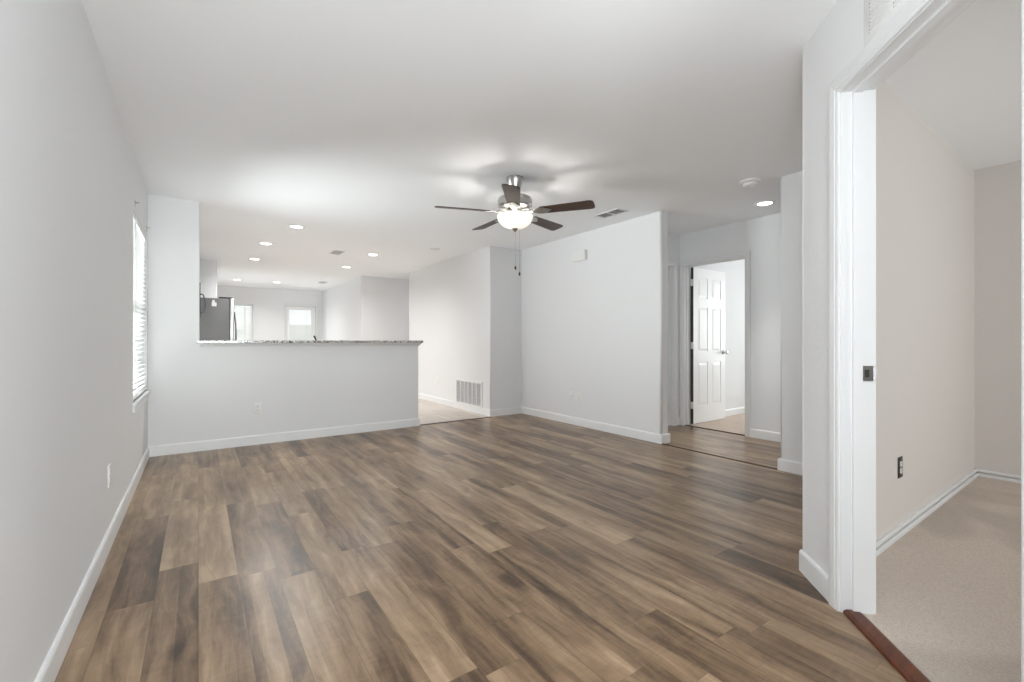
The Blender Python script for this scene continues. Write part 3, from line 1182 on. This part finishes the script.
mo = (XL, 6.5, 1.36)
mw = thing('microwave', 'over-range microwave edge with bowed handle, left end of the pass-through', 'microwave', mo)
part('body', 'steel', XL, -.03, 6.5, 7.26, 1.36, 1.78, mw, mo, .004)
dm = part('door', 'black', -.028, .020, 6.5, 7.06, 1.365, 1.778, mw, mo, .004)
part('control_panel', 'black', -.028, .018, 7.063, 7.26, 1.365, 1.778, mw, mo, .004)
bow(dm, .018, 6.55, 1.42, 1.64, mo, .05)


# ------------------------------------------------------------------ electrical plates
def outlet(name, label, loc, rz, m='plastic', face='plastic', group=None):
    t = thing(name, label, 'outlet', loc, rz, group)
    q = MB()
    q.rbox(-.035, .035, -.006, 0, -.0575, .0575, .0025)
    q.build('cover_plate', m, t)
    for zc in (.0195, -.0195):
        q = MB()
        q.prism(round_poly([(-.0165, zc - .014), (.0165, zc - .014), (.0165, zc + .014), (-.0165, zc + .014)], [.007] * 4), -.0085, -.004, None, False, 'y')
        s = q.build('socket', face, t)
        q = MB()
        for x in (-.0065, .0065):
            q.box(x - .0012, x + .0012, -.0088, -.0084, zc - .001, zc + .008)
        gh_ = [(.0026 * math.cos(2 * PI * k / 10), zc - .007 + .0026 * math.sin(2 * PI * k / 10)) for k in range(10)]
        q.prism(gh_, -.0088, -.0084, None, False, 'y')
        q.build('slots', 'slot', s)
    q = MB()
    q.lathe([(.0035, 0), (.0030, .0012), (0, .0014)], (0, 0, 0), 12)
    q.xform(Matrix.Translation((0, -.006, 0)) @ Matrix.Rotation(PI / 2, 4, 'X'))
    q.build('cover_screw', face, t)
    return t


outlet('wall_outlet', 'white outlet low on the long left wall', (XL, 3.117, .37), PI / 2)
outlet('wall_outlet', 'white outlet low on the half wall under the bar', (.504, YB, .375), 0)
outlet('wall_outlet', 'white outlet on the wall left of the return grille', (XD, 7.118, .383), -PI / 2)
outlet('wall_outlet', 'white outlet plate low on the fan wall, the rightmost of its pair', (XR, 4.165, .365), -PI / 2)
outlet('wall_outlet', 'dark bronze outlet plate with white sockets over the carpet', (3.203, .797, .37), 0, 'bronze', 'plastic')
cv = thing('cable_plate', 'white cable jack plate on the fan wall, beside an outlet', 'wall plate', (XR, 4.30, .365), -PI / 2)
q = MB()
q.rbox(-.035, .035, -.005, 0, -.0575, .0575, .002)
q.build('cover_plate', 'plastic', cv)
q = MB()
q.lathe([(.006, 0), (.006, .003), (.0045, .003), (.0045, .010), (0, .010)], (0, 0, 0), 12)
q.xform(Matrix.Translation((0, -.005, 0)) @ Matrix.Rotation(PI / 2, 4, 'X'))
q.build('jack', 'nickel', cv)

sw = thing('light_switch', 'white light switch near the far end of the grille wall', 'light switch', (XD, 8.225, 1.374), -PI / 2)
q = MB()
q.rbox(-.035, .035, -.006, 0, -.0575, .0575, .0025)
q.build('cover_plate', 'plastic', sw)
q = MB()
q.box(-.005, .005, -.0075, -.005, -.012, .012)
tg = q.build('toggle', 'plastic', sw)
q = MB()
q.prism([(-.0075, -.004), (-.018, .006), (-.017, .010), (-.0075, .006)], -.004, .004, None, False, 'x')
q.build('toggle_lever', 'plastic', tg)

ch = thing('door_chime', 'white chime box high on the gray wall right of the fan', 'door chime', (XR, 4.138, 2.155), -PI / 2)
q = MB()
q.rbox(-.12, .12, -.045, -.004, -.065, .065, .010, 3)
q.build('cover', 'plastic', ch)
q = MB()
q.box(-.112, .112, -.006, 0, -.058, .058)
q.build('back_plate', 'plastic', ch)


# ------------------------------------------------------------------ air grilles and ceiling registers
rg = thing('return_grille', 'large white return air grille low on the wall by the tile', 'air grille', (XD, 6.02, .28), -PI / 2)
# local X runs along -Y of the room
gw, gh = .41, .2
q = MB()
for a in ((-gw, -gw + .038, -gh, gh), (gw - .038, gw, -gh, gh), (-gw + .038, gw - .038, -gh, -gh + .034), (-gw + .038, gw - .038, gh - .034, gh)):
    q.box(a[0], a[1], -.014, 0, a[2], a[3])
q.build('frame', 'grille', rg, bevel=.003)
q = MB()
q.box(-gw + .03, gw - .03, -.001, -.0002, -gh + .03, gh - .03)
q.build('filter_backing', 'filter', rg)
for i in range(1, 6):
    x = -gw + .038 + (2 * gw - .076) * i / 6
    q = MB()
    q.box(x - .008, x + .008, -.0125, -.001, -gh + .034, gh - .034)
    q.build('mullion', 'grille', rg)
q = MB()
nl = 22
for i in range(nl):
    zc = -gh + .034 + (2 * gh - .068) * (i + .5) / nl
    q.prism([(-.0110, zc - .0030), (-.0104, zc - .0036), (-.0025, zc + .0016), (-.0031, zc + .0022)], -gw + .038, gw - .038, None, False, 'x')
q.build('louvers', 'grille', rg)

# transfer grille above the near doorway, on the angled wall
gx = ang(.70, 0)
tg_ = thing('transfer_grille', 'white slotted air grille above the near doorway', 'air grille', (gx[0], gx[1], 2.253), math.radians(-135))
# local -Y must face the living room side (-AN); local +X then runs along -AT (toward the corner)
q = MB()
gw, gh = .215, .125
q.rbox(-gw, gw, -.006, 0, -gh, gh, .002)
q.build('face_plate', 'grille', tg_)
ncol, nrow = 3, 15
cw = (2 * gw - .05) / ncol
for c in range(ncol):
    x0 = -gw + .025 + cw * c + .008
    x1 = x0 + cw - .018
    q = MB()
    for r in range(nrow):
        z = -gh + .026 + (2 * gh - .052) * (r + .5) / nrow
        q.prism([(-.0062, z - .0062), (-.0110, z - .0030), (-.0104, z - .0020), (-.0062, z - .0046)], x0 + .006, x1 + .005, None, False, 'x')
    q.build('louver_column', 'grille', tg_)
    q = MB()
    for r in range(nrow):
        z = -gh + .026 + (2 * gh - .052) * (r + .5) / nrow
        q.box(x0, x1, -.0064, -.0060, z - .0044, z + .0004)
    q.build('slot_gaps', 'dark', tg_)


def register(name, label, loc, lx, ly, slat_axis='x', group=None):
    t = thing(name, label, 'ceiling vent', loc, 0, group)
    hx, hy = lx / 2, ly / 2
    q = MB()
    fw = .016
    q.box(-hx, hx, -hy, -hy + fw, -.008, 0)
    q.box(-hx, hx, hy - fw, hy, -.008, 0)
    q.box(-hx, -hx + fw, -hy + fw, hy - fw, -.008, 0)
    q.box(hx - fw, hx, -hy + fw, hy - fw, -.008, 0)
    q.build('frame', 'grille', t, bevel=.002)
    q = MB()
    q.box(-hx + .01, hx - .01, -hy + .01, hy - .01, -.0012, -.0002)
    q.build('duct_opening', 'dark', t)
    q = MB()
    q.box(-hx + fw, hx - fw, -.007, .007, -.010, -.001)
    q.build('center_bar', 'grille', t)
    for sg in (-1, 1):
        q = MB()
        n_ = 6
        y0, y1 = .010, hy - fw
        for i in range(n_):
            c = sg * (y0 + (y1 - y0) * (i + .5) / n_)
            q.prism([(c - .0006, -.0015), (c + .0006, -.0015), (c + .0006, -.0055), (c - .0006, -.0055)], -hx + fw, hx - fw, None, False, 'x')
        q.build('louver_bank', 'grille', t)
    return t


r0 = register('ceiling_register', 'dark-slotted ceiling vent just right of the fan', (3.60, 3.29, H), .17, .33)
dup(r0, (1.74, 7.14, H), 0, 'ceiling vent in the kitchen ceiling between the recessed lights')
dup(r0, (2.35, 10.95, H), 0, 'small far ceiling vent near the bright dining wall')

sd = thing('smoke_detector', 'round white smoke detector on the ceiling by the hall', 'smoke detector', (3.85, 1.95, H))
q = MB()
q.lathe([(.066, -.020), (.080, -.016), (.082, -.004), (.080, 0)], (0, 0, 0), 40)
q.build('mount_ring', 'plastic', sd)
q = MB()
q.lathe([(0, -.049), (.040, -.049), (.052, -.046), (.058, -.038), (.060, -.020)], (0, 0, 0), 40)
q.build('body', 'plastic', sd)
q = MB()
q.lathe([(0, -.0515), (.010, -.0515), (.011, -.049)], (.018, 0, 0), 16)
q.build('test_button', 'grille', sd)

cp = thing('ceiling_cover', 'flat round white cover on the ceiling left of the fan', 'cover plate', (2.864, 6.06, H))
q = MB()
q.lathe([(0, -.012), (.060, -.012), (.072, -.008), (.076, 0)], (0, 0, 0), 32)
q.build('disc', 'plastic', cp)
q = MB()
q.lathe([(0, -.0138), (.004, -.0135), (.005, -.012)], (.035, 0, 0), 10)
q.build('cover_screw', 'plastic', cp)


# ------------------------------------------------------------------ recessed lights
def downlight(label, loc, group='recessed ceiling lights'):
    t = thing('recessed_light', label, 'ceiling light', loc, 0, group)
    q = MB()
    n_ = 40
    q.lathe([(.066, -.0035), (.074, -.007), (.090, -.005), (.094, 0), (.066, 0), (.066, -.0035)], (0, 0, 0), n_, cap=False)
    q.build('trim_ring', 'plastic', t)
    q = MB()
    q.lathe([(0, -.0055), (.05, -.005), (.066, -.0025), (.066, -.001)], (0, 0, 0), n_)
    q.build('lens', 'led', t)
    return t


l0 = downlight('lit recessed light nearest the room, left row over the kitchen', (.955, 5.823, H))
DL = [((.772, 7.077), 'lit recessed light, second of the left kitchen row'),
      ((.761, 8.515), 'lit recessed light over the refrigerator, third of the left row'),
      ((2.247, 7.004), 'lit recessed light nearest the room in the right kitchen row'),
      ((2.225, 8.458), 'lit recessed light, second of the right kitchen row'),
      ((.70, 11.56), 'lit recessed light at left in the far dining ceiling'),
      ((1.48, 11.52), 'lit recessed light at right in the far dining ceiling'),
      ((4.59, 2.18), 'lit recessed light in the hall ceiling by the smoke detector'),
      ((4.25, 8.9), 'unseen recessed light added to brighten the side passage past the grille wall')]  # last fixture is added out of view to lighten the passage wall
for (x, y), lab in DL:
    dup(l0, (x, y, H), 0, lab)
LAMP = (1, .99, .975)
for (x, y), p in [((.955, 5.823), 100), ((.772, 7.077), 96), ((.761, 8.515), 90), ((2.247, 7.004), 64), ((2.225, 8.458), 64), ((.70, 11.56), 66), ((1.48, 11.52), 66), ((4.59, 2.18), 75), ((4.25, 8.9), 14)]:  # the last lamp belongs to the added passage fixture
    point_light('downlight_lamp', (x, y, H - .03), p, .06, LAMP, math.radians(160 if y > 3 else 60))

# ------------------------------------------------------------------ ceiling fan
FC = (2.17, 3.046, H)
fan = thing('ceiling_fan', 'five-blade ceiling fan with brushed metal motor and lit glass bowl', 'ceiling fan', FC)
q = MB()
q.lathe([(.030, -.118), (.040, -.112), (.044, -.095), (.058, -.060), (.068, -.025), (.070, -.006), (.070, 0)], (0, 0, 0), 40)
q.build('canopy', 'nickel', fan)
q = MB()
q.lathe([(.014, -.175), (.014, -.110)], (0, 0, 0), 20)
q.lathe([(.024, -.172), (.024, -.150), (.016, -.142)], (0, 0, 0), 20)
q.build('downrod', 'nickel', fan)
q = MB()
q.lathe([(.075, -.262), (.120, -.258), (.138, -.250), (.143, -.238), (.143, -.186), (.138, -.172), (.120, -.164), (.060, -.158), (.024, -.156)], (0, 0, 0), 56)
mo_ = q.build('motor_housing', 'nickel', fan)
q = MB()
for z in (-.236, -.190):
    q.lathe([(.143, z - .003), (.1455, z), (.143, z + .003)], (0, 0, 0), 56, cap=False)
q.build('trim_band', 'chrome', mo_)
q = MB()
q.lathe([(.055, -.318), (.062, -.310), (.062, -.282), (.072, -.262)], (0, 0, 0), 40)
q.build('switch_housing', 'nickel', fan)
q = MB()
q.lathe([(0, -.322), (.060, -.322), (.066, -.318), (.062, -.312), (0, -.312)], (0, 0, 0), 48, cap=False)
for k in range(3):
    a = 2 * PI * k / 3 + .5
    q.tube([(.05 * math.cos(a), .05 * math.sin(a), -.318), (.147 * math.cos(a), .147 * math.sin(a), -.318)], .004, 8)
ft = q.build('fitter_plate', 'nickel', fan)
q = MB()
prof = []
for i in range(15):
    a = PI / 2 * i / 14
    prof.append((max(.148 * math.sin(a), 0), -.322 - .105 * math.cos(a)))
prof += [(.150, -.318), (.146, -.316)]
q.lathe(prof, (0, 0, 0), 56, cap=False)
q.mi('bowl')
nf0 = len(q.bm.faces)
prof = [(.146, -.316), (.142, -.322)]
for i in range(13, -1, -1):
    a = PI / 2 * i / 14
    prof.append((max(.142 * math.sin(a), 0), -.322 - .099 * math.cos(a)))
q.lathe(prof, (0, 0, 0), 56, cap=False)
q.bm.faces.ensure_lookup_table()
for f_ in q.bm.faces[nf0:]:
    f_.material_index = q.mi('bowl_inside')
bo = q.build('glass_bowl', None, fan)
bo['label'] = 'lit frosted glass bowl'
q = MB()
q.lathe([(0, -.452), (.008, -.450), (.014, -.442), (.020, -.436), (.026, -.428), (.030, -.420), (.022, -.416), (0, -.416)], (0, 0, 0), 28)
q.build('finial', 'nickel', bo)

# blade angles in world degrees (camera heading: right vector at -YAW)
base = -math.degrees(YAW) - 90 - 3
for k in range(5):
    th = math.radians(base + 72 * k)
    R = Matrix.Rotation(th, 4, 'Z')
    pitch = Matrix.Rotation(math.radians(-12), 4, 'X')
    # blade, local X outward
    q = MB()
    out = []
    r0_, r1_ = .215, .665
    w0, w1 = .052, .068
    pts = [(r0_, -w0), (r1_, -w1), (r1_, w1), (r0_, w0)]
    pl_ = round_poly(pts, [.022, .034, .034, .022], 6)
    q.prism(pl_, -.003, .003)
    T_ = R @ Matrix.Translation((0, 0, -.292)) @ pitch
    q.xform(T_)
    bl = q.build('blade', 'walnut', fan, bevel=.0015)
    # bracket
    q = MB()
    arm = [(.085, -.016), (.150, -.014), (.185, -.030), (.215, -.046), (.255, -.046), (.275, -.030), (.300, -.012), (.315, 0)]
    q.prism(arm + [(a, -b) for a, b in arm[::-1][1:]], -.0085, -.0035)
    q.xform(T_)
    q2 = MB()
    q2.box(.060, .135, -.016, .016, -.274, -.262)
    q2.prism([(.120, -.274), (.135, -.262), (.165, -.292), (.150, -.301)], -.014, .014, None, False, 'y')
    q2.xform(R)
    me_ = bpy.data.meshes.new('tmp')
    q2.bm.to_mesh(me_)
    q.bm.from_mesh(me_)
    bpy.data.meshes.remove(me_)
    q2.bm.free()
    ir = q.build('blade_bracket', 'nickel', bl)
    for (sx, sy) in ((.235, -.026), (.235, .026), (.285, 0)):
        q = MB()
        q.lathe([(0, -.0115), (.004, -.0108), (.0055, -.0085)], (sx, sy, 0), 10)
        q.xform(T_)
        q.build('screw', 'chrome', ir)

for (dx, dy, zb, lab) in ((.003, -.002, -.735, ''), (.031, -.021, -.785, '')):
    rr = math.hypot(dx, dy)
    q = MB()
    q.tube([(dx, dy, zb), (dx, dy, -.43 if dx < .02 else -.419)], .0008, 6)
    pc = q.build('pull_chain', 'chrome', fan)
    q = MB()
    q.lathe([(0, -.034), (.005, -.031), (.0085, -.022), (.008, -.012), (.004, -.003), (.002, 0)], (dx, dy, zb), 14)
    q.build('pull_pendant', 'strip', pc)
point_light('fan_bulb', (FC[0], FC[1], H - .392), 9, .03, (1, .96, .91))
